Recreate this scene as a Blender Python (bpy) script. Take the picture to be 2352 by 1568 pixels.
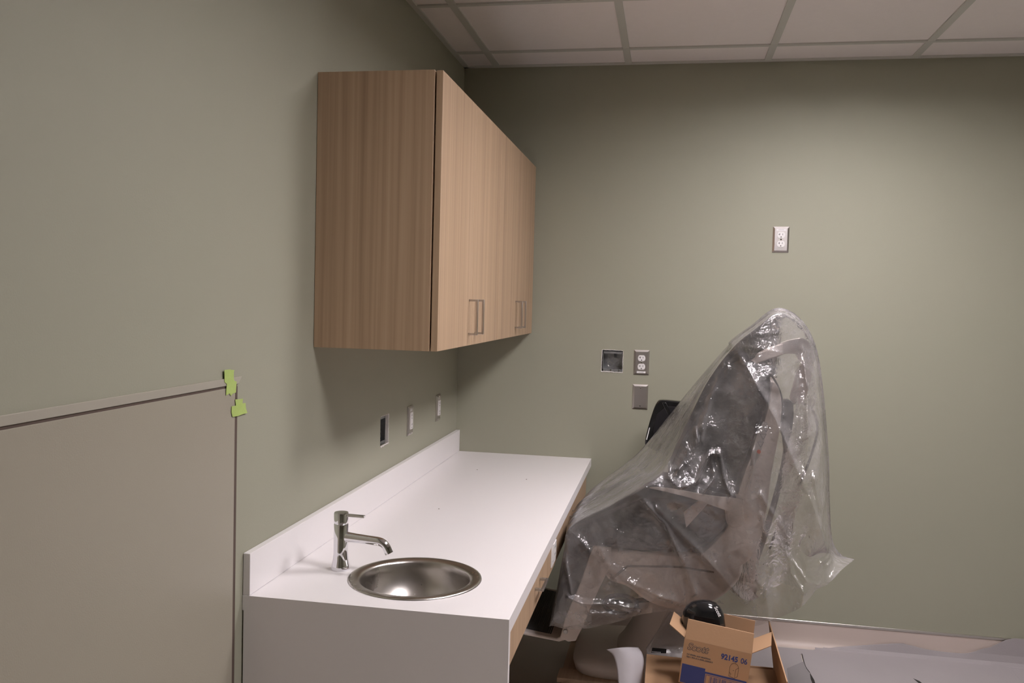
import bpy, bmesh, math, random
from mathutils import Vector, Matrix, noise
random.seed(7)
PI = math.pi
for o in list(bpy.data.objects): bpy.data.objects.remove(o, do_unlink=True)
S = bpy.context.scene
COL = S.collection

# ------------------------------------------------------------------ camera
CAM = Vector((0.98414, -4.02787, 1.51339)); YAW, PITCH, ROLL, FPX = 0.17766, -0.04548, 0.0262, 1994.3
_f = Vector((-math.sin(YAW)*math.cos(PITCH), math.cos(YAW)*math.cos(PITCH), math.sin(PITCH)))
_r = Vector((math.cos(YAW), math.sin(YAW), 0)); _u = _r.cross(_f)
_c, _s = math.cos(ROLL), math.sin(ROLL)
RR, UU = _c*_r + _s*_u, -_s*_r + _c*_u
cd = bpy.data.cameras.new('camera'); cam = bpy.data.objects.new('camera', cd); COL.objects.link(cam)
cam.matrix_world = Matrix(((RR.x, UU.x, -_f.x, CAM.x), (RR.y, UU.y, -_f.y, CAM.y), (RR.z, UU.z, -_f.z, CAM.z), (0, 0, 0, 1)))
cd.sensor_width = 36; cd.lens = FPX/2352*36; cd.clip_start = 0.05
S.camera = cam

def at(px, py, Y):
    """point of the vertical plane y=Y seen at photo pixel (px,py)"""
    d = _f + RR*((px-1176)/FPX) - UU*((py-784)/FPX)
    t = (Y-CAM.y)/d.y
    return CAM + d*t
def atz(px, py, Z):
    d = _f + RR*((px-1176)/FPX) - UU*((py-784)/FPX)
    t = (Z-CAM.z)/d.z
    return CAM + d*t
def atx(px, py, X):
    d = _f + RR*((px-1176)/FPX) - UU*((py-784)/FPX)
    t = (X-CAM.x)/d.x
    return CAM + d*t

# ------------------------------------------------------------------ world, exposure
w = bpy.data.worlds.new('world'); S.world = w; w.use_nodes = True
w.node_tree.nodes['Background'].inputs[0].default_value = (0.9, 0.9, 1, 1)
w.node_tree.nodes['Background'].inputs[1].default_value = 0.02
S.view_settings.view_transform = 'Standard'; S.view_settings.look = 'None'
S.view_settings.gamma = 1; S.view_settings.use_curve_mapping = False
S.view_settings.exposure = 0.48
LAMP_TINT = (1.0, 0.935, 0.965)
LAMP_A, LAMP_B = 36.0, 36.0          # the two ceiling panels (near the back wall, behind the camera)

ZC = 2.6065; ZT = 0.794

# ------------------------------------------------------------------ materials
def nm(name):
    m = bpy.data.materials.new(name); m.use_nodes = True
    return m, m.node_tree.nodes, m.node_tree.links
def mat(name, col, rough=0.5, metal=0.0, bump=0.0, bscale=200.0, var=0.0, vscale=6.0, coat=0.0, emit=None, estr=0.0, spec=None, rvar=0.0, sheen=0.0):
    m, n, l = nm(name); b = n['Principled BSDF']
    b.inputs['Base Color'].default_value = (*col, 1); b.inputs['Roughness'].default_value = rough
    b.inputs['Metallic'].default_value = metal; b.inputs['Coat Weight'].default_value = coat
    if sheen: b.inputs['Sheen Weight'].default_value = sheen
    if spec is not None: b.inputs['Specular IOR Level'].default_value = spec
    tc = n.new('ShaderNodeTexCoord')
    if var:
        nz = n.new('ShaderNodeTexNoise'); nz.inputs['Scale'].default_value = vscale; nz.inputs['Detail'].default_value = 5
        l.new(tc.outputs['Object'], nz.inputs['Vector'])
        mx = n.new('ShaderNodeMix'); mx.data_type = 'RGBA'
        mx.inputs[6].default_value = (*[c*(1-var) for c in col], 1); mx.inputs[7].default_value = (*[min(1, c*(1+var)) for c in col], 1)
        l.new(nz.outputs['Fac'], mx.inputs[0]); l.new(mx.outputs[2], b.inputs['Base Color'])
        if rvar:
            mr = n.new('ShaderNodeMapRange'); mr.inputs[3].default_value = rough-rvar; mr.inputs[4].default_value = rough+rvar
            l.new(nz.outputs['Fac'], mr.inputs[0]); l.new(mr.outputs[0], b.inputs['Roughness'])
    if bump:
        nb = n.new('ShaderNodeTexNoise'); nb.inputs['Scale'].default_value = bscale; nb.inputs['Detail'].default_value = 3
        l.new(tc.outputs['Object'], nb.inputs['Vector'])
        bp = n.new('ShaderNodeBump'); bp.inputs['Strength'].default_value = bump; bp.inputs['Distance'].default_value = 0.002
        l.new(nb.outputs['Fac'], bp.inputs['Height']); l.new(bp.outputs[0], b.inputs['Normal'])
    if emit:
        b.inputs['Emission Color'].default_value = (*emit, 1); b.inputs['Emission Strength'].default_value = estr
    return m
def wood_mat(name, c1, c2, c3, axis=2, scale=1.0, rough=0.5):
    m, n, l = nm(name); b = n['Principled BSDF']; b.inputs['Roughness'].default_value = rough
    tc = n.new('ShaderNodeTexCoord'); mp = n.new('ShaderNodeMapping')
    sc = [95*scale]*3; sc[axis] = 0.8*scale; mp.inputs['Scale'].default_value = sc
    l.new(tc.outputs['Object'], mp.inputs[0])
    nz = n.new('ShaderNodeTexNoise'); nz.inputs['Scale'].default_value = 1; nz.inputs['Detail'].default_value = 6; nz.inputs['Roughness'].default_value = .65
    l.new(mp.outputs[0], nz.inputs['Vector'])
    mp2 = n.new('ShaderNodeMapping'); sc = [30*scale]*3; sc[axis] = 0.35*scale; mp2.inputs['Scale'].default_value = sc
    l.new(tc.outputs['Object'], mp2.inputs[0])
    nz2 = n.new('ShaderNodeTexNoise'); nz2.inputs['Scale'].default_value = 1; nz2.inputs['Detail'].default_value = 3
    l.new(mp2.outputs[0], nz2.inputs['Vector'])
    rp = n.new('ShaderNodeValToRGB'); rp.color_ramp.elements[0].position = .33; rp.color_ramp.elements[1].position = .66
    rp.color_ramp.elements[0].color = (*c1, 1); rp.color_ramp.elements[1].color = (*c3, 1)
    e = rp.color_ramp.elements.new(.5); e.color = (*c2, 1)
    ad = n.new('ShaderNodeMath'); ad.operation = 'MULTIPLY_ADD'; ad.inputs[1].default_value = .45
    l.new(nz2.outputs['Fac'], ad.inputs[0])
    ml = n.new('ShaderNodeMath'); ml.operation = 'MULTIPLY'; ml.inputs[1].default_value = .55
    l.new(nz.outputs['Fac'], ml.inputs[0]); l.new(ml.outputs[0], ad.inputs[2])
    l.new(ad.outputs[0], rp.inputs[0]); l.new(rp.outputs[0], b.inputs['Base Color'])
    bp = n.new('ShaderNodeBump'); bp.inputs['Strength'].default_value = .15; bp.inputs['Distance'].default_value = .001
    l.new(nz.outputs['Fac'], bp.inputs['Height']); l.new(bp.outputs[0], b.inputs['Normal'])
    return m
def film_mat(name, milk=0.42, edge=0.75, tint=(.86, .83, .83)):
    """clear polythene: mostly see-through, milky at grazing angles, glossy"""
    m, n, l = nm(name); n.remove(n['Principled BSDF']); out = n['Material Output']
    tr = n.new('ShaderNodeBsdfTransparent'); tr.inputs[0].default_value = (.97, .965, .965, 1)
    df = n.new('ShaderNodeBsdfDiffuse'); df.inputs[0].default_value = (*tint, 1)
    tl = n.new('ShaderNodeBsdfTranslucent'); tl.inputs[0].default_value = (*tint, 1)
    gl = n.new('ShaderNodeBsdfGlossy'); gl.inputs['Roughness'].default_value = .15; gl.inputs[0].default_value = (1, 1, 1, 1)
    mk = n.new('ShaderNodeMixShader'); mk.inputs[0].default_value = .5
    l.new(df.outputs[0], mk.inputs[1]); l.new(tl.outputs[0], mk.inputs[2])
    lw = n.new('ShaderNodeLayerWeight'); lw.inputs[0].default_value = .35
    tc = n.new('ShaderNodeTexCoord')
    nz = n.new('ShaderNodeTexNoise'); nz.inputs['Scale'].default_value = 9; nz.inputs['Detail'].default_value = 8; nz.inputs['Roughness'].default_value = .68
    l.new(tc.outputs['Object'], nz.inputs['Vector'])
    mr = n.new('ShaderNodeMapRange'); mr.inputs[1].default_value = .3; mr.inputs[2].default_value = .7
    mr.inputs[3].default_value = milk*.25; mr.inputs[4].default_value = milk*1.9
    l.new(nz.outputs['Fac'], mr.inputs[0])
    pw = n.new('ShaderNodeMath'); pw.operation = 'POWER'; pw.inputs[1].default_value = 1.3
    l.new(lw.outputs['Facing'], pw.inputs[0])
    ad = n.new('ShaderNodeMath'); ad.operation = 'MULTIPLY_ADD'; ad.use_clamp = True; ad.inputs[1].default_value = edge-milk*.5
    l.new(pw.outputs[0], ad.inputs[0]); l.new(mr.outputs[0], ad.inputs[2])
    m1 = n.new('ShaderNodeMixShader'); l.new(ad.outputs[0], m1.inputs[0]); l.new(tr.outputs[0], m1.inputs[1]); l.new(mk.outputs[0], m1.inputs[2])
    fr = n.new('ShaderNodeFresnel'); fr.inputs[0].default_value = 1.85
    m2 = n.new('ShaderNodeMixShader'); l.new(fr.outputs[0], m2.inputs[0]); l.new(m1.outputs[0], m2.inputs[1]); l.new(gl.outputs[0], m2.inputs[2])
    # fine crinkle
    nb = n.new('ShaderNodeTexNoise'); nb.inputs['Scale'].default_value = 28; nb.inputs['Detail'].default_value = 4; nb.inputs['Distortion'].default_value = .5
    l.new(tc.outputs['Object'], nb.inputs['Vector'])
    bp = n.new('ShaderNodeBump'); bp.inputs['Strength'].default_value = .22; bp.inputs['Distance'].default_value = .003
    l.new(nb.outputs['Fac'], bp.inputs['Height'])
    vo = n.new('ShaderNodeTexVoronoi'); vo.inputs['Scale'].default_value = 26; vo.inputs['Randomness'].default_value = 1
    ds = n.new('ShaderNodeVectorMath'); ds.operation = 'MULTIPLY_ADD'; ds.inputs[1].default_value = (.12, .12, .12)
    l.new(nb.outputs['Color'], ds.inputs[0]); l.new(tc.outputs['Object'], ds.inputs[2]); l.new(ds.outputs[0], vo.inputs['Vector'])
    bp2 = n.new('ShaderNodeBump'); bp2.inputs['Strength'].default_value = .55; bp2.inputs['Distance'].default_value = .006
    l.new(vo.outputs['Distance'], bp2.inputs['Height']); l.new(bp.outputs[0], bp2.inputs['Normal'])
    for s in (gl, fr): l.new(bp2.outputs[0], s.inputs['Normal'])
    for s in (df, tl): l.new(bp.outputs[0], s.inputs['Normal'])
    l.new(m2.outputs[0], out.inputs[0])
    return m

M = dict(
 wall=mat('sage_wall_paint', (.335, .332, .255), .62, bump=.12, bscale=260, var=.015, vscale=1.5),
 ceil=mat('white_ceiling_tile', (.90, .85, .84), .9, bump=.35, bscale=420, var=.02, vscale=40),
 tee=mat('grey_ceiling_grid', (.60, .60, .56), .55),
 floor=mat('beige_vinyl_floor', (.50, .45, .40), .45, var=.05),
 cove=mat('beige_cove_base', (.56, .47, .42), .45, var=.02),
 steeltrim=mat('satin_metal_trim', (.62, .60, .56), .32, 1),
 panel=mat('taupe_wall_panel', (.345, .318, .252), .42, bump=.15, bscale=350, var=.012, vscale=3),
 gap=mat('dark_gap', (.10, .07, .055), .8),
 cap=mat('clear_edge_strip', (.40, .375, .31), .3),
 tape=mat('green_masking_tape', (.42, .55, .155), .6, var=.08, vscale=60, bump=.3, bscale=300),
 oak=wood_mat('oak_laminate', (.335, .222, .138), (.445, .308, .196), (.515, .366, .240)),
 oakedge=wood_mat('oak_edge_band', (.20, .145, .075), (.25, .18, .10), (.30, .22, .125)),
 solid=mat('white_solid_surface', (.83, .80, .80), .32, var=.012, vscale=300),
 steel=mat('brushed_steel', (.46, .44, .42), .3, 1, bump=.05, bscale=500, var=.15, vscale=30, rvar=.06),
 plate=mat('stainless_plate', (.62, .585, .565), .33, 1, bump=.05, bscale=600),
 sink=mat('stainless_sink', (.52, .49, .46), .29, 1, var=.12, vscale=14, rvar=.06, bump=.05, bscale=120),
 chrome=mat('chrome', (.80, .80, .82), .05, 1),
 nickel=mat('satin_nickel', (.55, .53, .51), .3, 1),
 white=mat('white_plastic', (.80, .78, .77), .35),
 sticker=mat('white_sticker', (.78, .76, .76), .5),
 ink=mat('black_ink', (.02, .02, .02), .5),
 galv=mat('galvanised_box', (.36, .37, .38), .38, .85, var=.3, vscale=60, bump=.2, bscale=90),
 plaster=mat('cut_drywall', (.72, .69, .66), .9, bump=.6, bscale=250, var=.12, vscale=90),
 dark=mat('dark_void', (.025, .022, .02), .8),
 uph=mat('charcoal_upholstery', (.030, .030, .037), .42, bump=.15, bscale=250),
 beige=mat('beige_moulded_plastic', (.84, .745, .69), .38, var=.01),
 rubber=mat('black_rubber', (.018, .018, .02), .5),
 glossblack=mat('glossy_black_plastic', (.010, .010, .011), .12, coat=.5),
 film=film_mat('polythene_film', .19, .46),
 film2=film_mat('polythene_bag', .08, .3),
 red=mat('orange_button', (.80, .16, .08), .4),
 board=mat('corrugated_cardboard', (.43, .26, .145), .75, var=.05, vscale=12, bump=.15, bscale=120),
 boardin=mat('cardboard_inner', (.36, .215, .12), .8, var=.04, vscale=10),
 blue=mat('blue_print', (.03, .05, .19), .6),
 brownink=mat('brown_print', (.10, .065, .05), .7),
 paper=mat('white_paper', (.83, .80, .84), .7, var=.02, vscale=8),
 ramboard=mat('grey_floor_paper', (.36, .33, .335), .8, var=.05, vscale=5, bump=.2, bscale=160),
 pine=wood_mat('pine_lumber', (.42, .28, .18), (.56, .40, .28), (.64, .48, .35), axis=1, scale=.6),
 lens=mat('lamp_diffuser', (.9, .9, .9), .5, emit=LAMP_TINT, estr=LAMP_A),
 lensb=mat('lamp_diffuser_rear', (.9, .9, .9), .5, emit=LAMP_TINT, estr=LAMP_B),
 added_louver=mat('satin_added_louver', (.35, .35, .35), .35, 1),
 lampframe=mat('white_lamp_frame', (.8, .8, .8), .4),
 door=mat('door_paint', (.45, .42, .38), .5),
)

# ------------------------------------------------------------------ mesh helpers
def link(name, bm, m, parent=None, bevel=0, seg=2, smooth=False, solid=0, recalc=True, autos=None):
    if recalc: bmesh.ops.recalc_face_normals(bm, faces=bm.faces)
    me = bpy.data.meshes.new(name); bm.to_mesh(me); bm.free()
    o = bpy.data.objects.new(name, me); COL.objects.link(o)
    for mm in (m if isinstance(m, (list, tuple)) else [m]): me.materials.append(mm)
    if parent:
        o.parent = parent
        o.matrix_parent_inverse = Matrix.Identity(4)
        # meshes are given in world space unless the parent is marked local
        if not parent.get('_local'): o.location = -parent_loc(parent)
    if solid:
        d = o.modifiers.new('s', 'SOLIDIFY'); d.thickness = solid; d.offset = 0
    if bevel:
        d = o.modifiers.new('b', 'BEVEL'); d.width = bevel; d.segments = seg; d.limit_method = 'ANGLE'; d.angle_limit = math.radians(35)
        d.harden_normals = False
    if smooth or bevel:
        for p in me.polygons: p.use_smooth = True
        try:
            me.set_sharp_from_angle(angle=math.radians(autos if autos else 40))
        except Exception: pass
    return o
def parent_loc(p):
    v = Vector(p.location)
    while p.parent: p = p.parent; v += Vector(p.location)
    return v
def thing(name, label, cat, loc=(0, 0, 0), group=None):
    o = bpy.data.objects.new(name, None); COL.objects.link(o); o.location = loc; o.empty_display_size = .05
    o['label'] = label; o['category'] = cat
    if group: o['group'] = group
    return o
def tag(o, label, cat, group=None, kind=None):
    if label: o['label'] = label
    if cat: o['category'] = cat
    if group: o['group'] = group
    if kind: o['kind'] = kind
    return o
def struct(o): o['kind'] = 'structure'; return o
def B(): return bmesh.new()
def box(bm, x0, x1, y0, y1, z0, z1, mi=0):
    vs = [bm.verts.new((x, y, z)) for x in (x0, x1) for y in (y0, y1) for z in (z0, z1)]
    for f in ((0, 1, 3, 2), (4, 6, 7, 5), (0, 4, 5, 1), (2, 3, 7, 6), (0, 2, 6, 4), (1, 5, 7, 3)):
        bm.faces.new([vs[i] for i in f]).material_index = mi
    return bm
def bx(*a): return box(B(), *a)
def prism(bm, pts, off):
    """polygon pts (3D) extruded by vector off"""
    a = [bm.verts.new(Vector(p)) for p in pts]; b = [bm.verts.new(Vector(p)+Vector(off)) for p in pts]
    bm.faces.new(a); bm.faces.new(b[::-1]); k = len(a)
    for i in range(k): bm.faces.new([a[i], b[i], b[(i+1) % k], a[(i+1) % k]])
    return bm
def smooth_poly(pts, n=3):
    """Chaikin corner cutting of a closed polygon"""
    for _ in range(n):
        q = []
        for i in range(len(pts)):
            a, b = Vector(pts[i]), Vector(pts[(i+1) % len(pts)])
            q += [a*.75+b*.25, a*.25+b*.75]
        pts = q
    return pts
def pxprism(px, Y, depth, sm=2, bm=None):
    pts = [at(x, y, Y) for x, y in px]
    if sm: pts = smooth_poly(pts, sm)
    return prism(bm or B(), pts, (0, depth, 0))
def tube(bm, pts, r, n=12, cap=True):
    pts = [Vector(p) for p in pts]; rings = []
    up = None
    for i, p in enumerate(pts):
        t = (pts[min(i+1, len(pts)-1)]-pts[max(i-1, 0)]).normalized()
        if up is None:
            up = Vector((0, 0, 1)) if abs(t.z) < .9 else Vector((1, 0, 0))
        s = t.cross(up).normalized(); up = s.cross(t).normalized()
        rr = r[i] if isinstance(r, (list, tuple)) else r
        rings.append([bm.verts.new(p+(s*math.cos(2*PI*k/n)+up*math.sin(2*PI*k/n))*rr) for k in range(n)])
    for a, b in zip(rings, rings[1:]):
        for k in range(n): bm.faces.new([a[k], a[(k+1) % n], b[(k+1) % n], b[k]])
    if cap: bm.faces.new(rings[0][::-1]); bm.faces.new(rings[-1])
    return bm
def spline(pts, n=8):
    pts = [Vector(p) for p in pts]; out = []
    P = [pts[0]*2-pts[1]]+pts+[pts[-1]*2-pts[-2]]
    for i in range(1, len(P)-2):
        for k in range(n):
            t = k/n; a, b, c, d = P[i-1], P[i], P[i+1], P[i+2]
            out.append(.5*((2*b)+(-a+c)*t+(2*a-5*b+4*c-d)*t*t+(-a+3*b-3*c+d)*t**3))
    out.append(pts[-1]); return out
def lathe(bm, prof, c, n=48, axis='z'):
    rings = []
    for r, h in prof:
        ring = []
        for k in range(n):
            a = 2*PI*k/n; x, y = r*math.cos(a), r*math.sin(a)
            v = {'z': (x, y, h), 'y': (x, h, y), 'x': (h, x, y)}[axis]
            ring.append(bm.verts.new(Vector(c)+Vector(v)))
        rings.append(ring)
    for a, b in zip(rings, rings[1:]):
        for k in range(n): bm.faces.new([a[k], a[(k+1) % n], b[(k+1) % n], b[k]])
    for rg in (rings[0], rings[-1]):
        try: bm.faces.new(rg)
        except Exception: pass
    return bm
def text_mesh(name, s, size, m, parent, mw, extrude=.0004, weight=0.0, shear=0.0, align='LEFT', xs=1.0):
    cu = bpy.data.curves.new(name, 'FONT'); cu.body = s; cu.size = size; cu.extrude = extrude; cu.offset = weight; cu.shear = shear; cu.align_x = align
    t = bpy.data.objects.new('tmp', cu); COL.objects.link(t)
    dg = bpy.context.evaluated_depsgraph_get(); dg.update()
    me = bpy.data.meshes.new_from_object(t.evaluated_get(dg)); bpy.data.objects.remove(t)
    me.transform(mw @ Matrix.Diagonal((xs, 1, 1, 1)))
    me.materials.clear(); me.materials.append(m); me.name = name
    o = bpy.data.objects.new(name, me); COL.objects.link(o)
    if parent:
        o.parent = parent
        if not parent.get('_local'): o.location = -parent_loc(parent)
    return o

# ------------------------------------------------------------------ room shell
XR, YB = 3.75, -6.2
def wall_grid(name, axis, u0, u1, z0, z1, holes, flip, m, thick=.1):
    """planar wall in cells with rectangular openings; axis 'y' = wall on y=0, 'x' = wall on x=0"""
    us = sorted({u0, u1, *[h[0] for h in holes], *[h[1] for h in holes]})
    zs = sorted({z0, z1, *[h[2] for h in holes], *[h[3] for h in holes]})
    bm = B(); vd = {}
    def V(u, z, k):
        key = (round(u, 5), round(z, 5), k)
        if key not in vd:
            d = k*thick
            vd[key] = bm.verts.new((u, d, z) if axis == 'y' else (-d, u, z))
        return vd[key]
    solid = set()
    for i in range(len(us)-1):
        for j in range(len(zs)-1):
            cu, cz = (us[i]+us[i+1])/2, (zs[j]+zs[j+1])/2
            if any(h[0] < cu < h[1] and h[2] < cz < h[3] for h in holes): continue
            solid.add((i, j))
    for i, j in solid:
        for k in (0, 1):
            bm.faces.new([V(us[i], zs[j], k), V(us[i+1], zs[j], k), V(us[i+1], zs[j+1], k), V(us[i], zs[j+1], k)])
        for di, dj, e in ((-1, 0, ((i, j), (i, j+1))), (1, 0, ((i+1, j), (i+1, j+1))), (0, -1, ((i, j), (i+1, j))), (0, 1, ((i, j+1), (i+1, j+1)))):
            if (i+di, j+dj) not in solid:
                a, b = e
                bm.faces.new([V(us[a[0]], zs[a[1]], 0), V(us[b[0]], zs[b[1]], 0), V(us[b[0]], zs[b[1]], 1), V(us[a[0]], zs[a[1]], 1)])
    return struct(link(name, bm, m))
HOLE_B = (0.686, 0.783, 1.203, 1.303)          # open square box, back wall
HOLE_L = (-1.120, -1.030, 0.990, 1.098)        # open box, left wall
wall_grid('wall_back', 'y', -.1, XR+.1, -.1, 2.9, [HOLE_B], 0, M['wall'])
wall_grid('wall_left', 'x', YB, 0, -.1, 2.9, [HOLE_L], 0, M['wall'])
struct(link('wall_right', bx(XR, XR+.1, YB, 0, -.1, 2.9), M['wall']))
struct(link('wall_front', bx(-.1, XR+.1, YB-.1, YB, -.1, 2.9), M['wall']))
struct(link('floor', bx(-.1, XR+.1, YB, .1, -.1, 0), M['floor']))
# ceiling: tiles, with the openings of the two lamps
GX, GY, G = .1566, -.2377, .6096
lampA = (GX+2*G, GX+3*G, GY-2*G, GY-1*G)
lampB = (GX+2*G, GX+3*G, GY-4*G, GY-3*G)
bm = B()
def ceil_cells():
    xs = sorted({0, XR, lampA[0], lampA[1]}); ys = sorted({YB, 0, *lampA[2:], *lampB[2:]})
    for i in range(len(xs)-1):
        for j in range(len(ys)-1):
            cx, cy = (xs[i]+xs[i+1])/2, (ys[j]+ys[j+1])/2
            if any(L[0] < cx < L[1] and L[2] < cy < L[3] for L in (lampA, lampB)): continue
            box(bm, xs[i], xs[i+1], ys[j], ys[j+1], ZC+.004, ZC+.06)
ceil_cells()
struct(link('ceiling', bm, M['ceil']))
bm = B(); t = .0145
i = 0
x = GX
while x < XR:
    box(bm, x-t, x+t, YB, 0, ZC-.002, ZC+.02); x += G
y = GY
while y > YB:
    box(bm, 0, XR, y-t*.75, y+t*.75, ZC-.0025, ZC+.02); y -= G
box(bm, 0, XR, -.022, 0, ZC-.003, ZC+.02); box(bm, 0, .022, YB, 0, ZC-.003, ZC+.02)
box(bm, XR-.022, XR, YB, 0, ZC-.003, ZC+.02); box(bm, 0, XR, YB, YB+.022, ZC-.003, ZC+.02)
struct(link('trim_1', bm, M['tee']))
struct(link('trim_2', bx(-.1, XR+.1, YB-.1, .1, ZC+.20, ZC+.25), M['dark']))     # slab above the hung ceiling
# cove base and its metal top strip
prof = [(0, 0), (-.03, 0), (-.022, .004), (-.012, .012), (-.006, .026), (-.004, .05), (-.004, .105), (0, .105)]
bm = B(); prism(bm, [(0, y, z) for y, z in prof], (XR, 0, 0))
struct(link('baseboard_back', bm, M['cove'], smooth=True))
bm = B(); prism(bm, [(-y, 0, z) for y, z in prof], (0, -.5, 0))
struct(link('baseboard_left', bm, M['cove'], smooth=True))
bm = B(); box(bm, 0.02, XR, -.007, 0, .105, .117)
struct(link('trim_3', bm, M['steeltrim'], bevel=.002))

# ceiling lamps
def lamp(L, m, label):
    x0, x1, y0, y1 = L; x0 += t; x1 -= t; y0 += t; y1 -= t
    o = thing('ceiling_light', label, 'ceiling light', ((x0+x1)/2, (y0+y1)/2, ZC))
    bm = B(); f = .03
    for a in ((x0, x1, y0, y0+f), (x0, x1, y1-f, y1), (x0, x0+f, y0+f, y1-f), (x1-f, x1, y0+f, y1-f)): box(bm, *a, ZC-.001, ZC+.12)
    box(bm, x0, x1, y0, y1, ZC+.12, ZC+.13)
    link('frame', bm, M['lampframe'], o)
    link('diffuser', bx(x0+f, x1-f, y0+f, y1-f, ZC+.012, ZC+.018), m, o)
    bm = B(); nl = 8
    for k in range(1, nl):
        xx = x0+f+(x1-x0-2*f)*k/nl; box(bm, xx-.0008, xx+.0008, y0+f, y1-f, ZC+.003, ZC+.0115)
        yy = y0+f+(y1-y0-2*f)*k/nl; box(bm, x0+f, x1-f, yy-.0008, yy+.0008, ZC+.003, ZC+.0115)
    link('added_louver', bm, M['added_louver'], o)  # blades added to cut low-angle light and darken the wall top
lamp(lampA, M['lens'], 'recessed ceiling light panel above the plastic covered chair')
lamp(lampB, M['lensb'], 'recessed ceiling light panel above the sink end of the room')

# ------------------------------------------------------------------ wall protection panel with tape
PY, PZ = -2.158, 1.306
bm = B(); box(bm, 0, .003, -5.2, PY-.012, .1, PZ-.0055)
pnl = tag(link('wall_panel', bm, M['panel'], bevel=.001), 'large smooth taupe protective sheet fixed low on the left wall', 'wall panel')
bm = B(); box(bm, 0, .0012, -5.2, PY, PZ-.0055, PZ+.0005); box(bm, 0, .0012, PY-.012, PY+.002, .1, PZ-.0055)
link('joint_line', bm, M['gap'], pnl)['label'] = 'dark joint line along the sheet edges'
bm = B()
prism(bm, [(0, -5.2, PZ), (0, PY+.003, PZ), (0, PY+.018, PZ+.017), (0, -5.2, PZ+.017)], (.004, 0, 0))
link('edge_strip', bm, M['cap'], pnl, bevel=.0012)['label'] = 'clear bevelled strip along the top edge'
def tape(px, label):
    pts = [atx(x, y, .0045) for x, y in px]
    o = link('masking_tape', prism(B(), pts, (.0006, 0, 0)), M['tape'])
    tag(o, label, 'tape', 'green tape at the corner of the wall panel'); return o
tape([(515, 849.5), (529, 848), (530, 849), (538, 849.5), (536.5, 855), (536.5, 869), (538.5, 875), (543, 875.5), (542.5, 884), (541.5, 901), (534, 904), (530, 909), (527.5, 903), (519, 907.5), (519.5, 893), (521, 882), (515.5, 877)],
     'upper torn piece of bright green tape crossing the panel top edge')
tape([(540, 917), (548, 916.5), (557.5, 915), (556.5, 926), (563.5, 925), (564.5, 938), (568, 948), (553, 952), (547, 955), (533.5, 957), (531.5, 947), (532, 933), (541.5, 931)],
     'lower cross shaped piece of bright green tape on the panel side edge')

# ------------------------------------------------------------------ upper wall cabinets
CDP, CT, CB, CN, CF = .3600, 2.1378, 1.3715, -1.7183, -.040
seams = [CN+.003, -1.296, -.868, -.447, CF-.003]
def wall_cab(y0, y1, label, s0, s1, s2):
    o = thing('wall_cabinet', label, 'cabinet', (0, (y0+y1)/2, CB), 'oak wall cabinets above the counter')
    bm = B(); d = .337; th = .018
    box(bm, 0.001, d, y0, y0+th, CB, CT); box(bm, 0.001, d, y1-th, y1, CB, CT)
    box(bm, 0.001, d, y0+th, y1-th, CB, CB+th); box(bm, 0.001, d, y0+th, y1-th, CT-th, CT)
    box(bm, 0.001, .012, y0+th, y1-th, CB+th, CT-th); box(bm, .02, d-.02, y0+th, y1-th, 1.73, 1.745)
    link('body', bm, M['oak'], o, bevel=.0008)
    for k, (a, b) in enumerate(((s0, s1), (s1, s2))):
        dr = link('door', bx(.3415, CDP, a+.0012, b-.0012, CB, CT-.001), M['oak'], o, bevel=.0008)
        yh = (b-.045) if k == 0 else (a+.045)
        bm = B(); hw = .0035; z0, z1 = 1.4085, 1.515; X = CDP+.027
        box(bm, X-hw, X+hw, yh-hw, yh+hw, z0-hw, z1+hw)
        box(bm, CDP, X-hw, yh-hw, yh+hw, z0-hw, z0+hw); box(bm, CDP, X-hw, yh-hw, yh+hw, z1-hw, z1+hw)
        h = link('handle', bm, M['nickel'], dr, bevel=.0008); h['label'] = 'thin square metal bar pull'
    return o
wall_cab(CN, -.869, 'oak laminate wall cabinet nearest the camera, its end panel exposed', seams[0], seams[1], seams[2])
wall_cab(-.867, CF, 'oak laminate wall cabinet at the far end by the back wall', seams[2], seams[3], seams[4])
# light edge band seen at the front of the exposed end panel
tag(link('filler_strip', bx(.001, .35, CF+.001, -.0005, CB, CT-.002), M['oak']), 'narrow oak filler between the far wall cabinet and back wall', 'filler strip')

# ------------------------------------------------------------------ counter
CX, CL = .6517, -2.119
SX, SY, SR = .362, -1.888, .150
ct = thing('countertop', 'long white solid surface worktop with a waterfall end and backsplash', 'countertop', (.33, -1.06, 0))
bm = B(); T = .036
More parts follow.
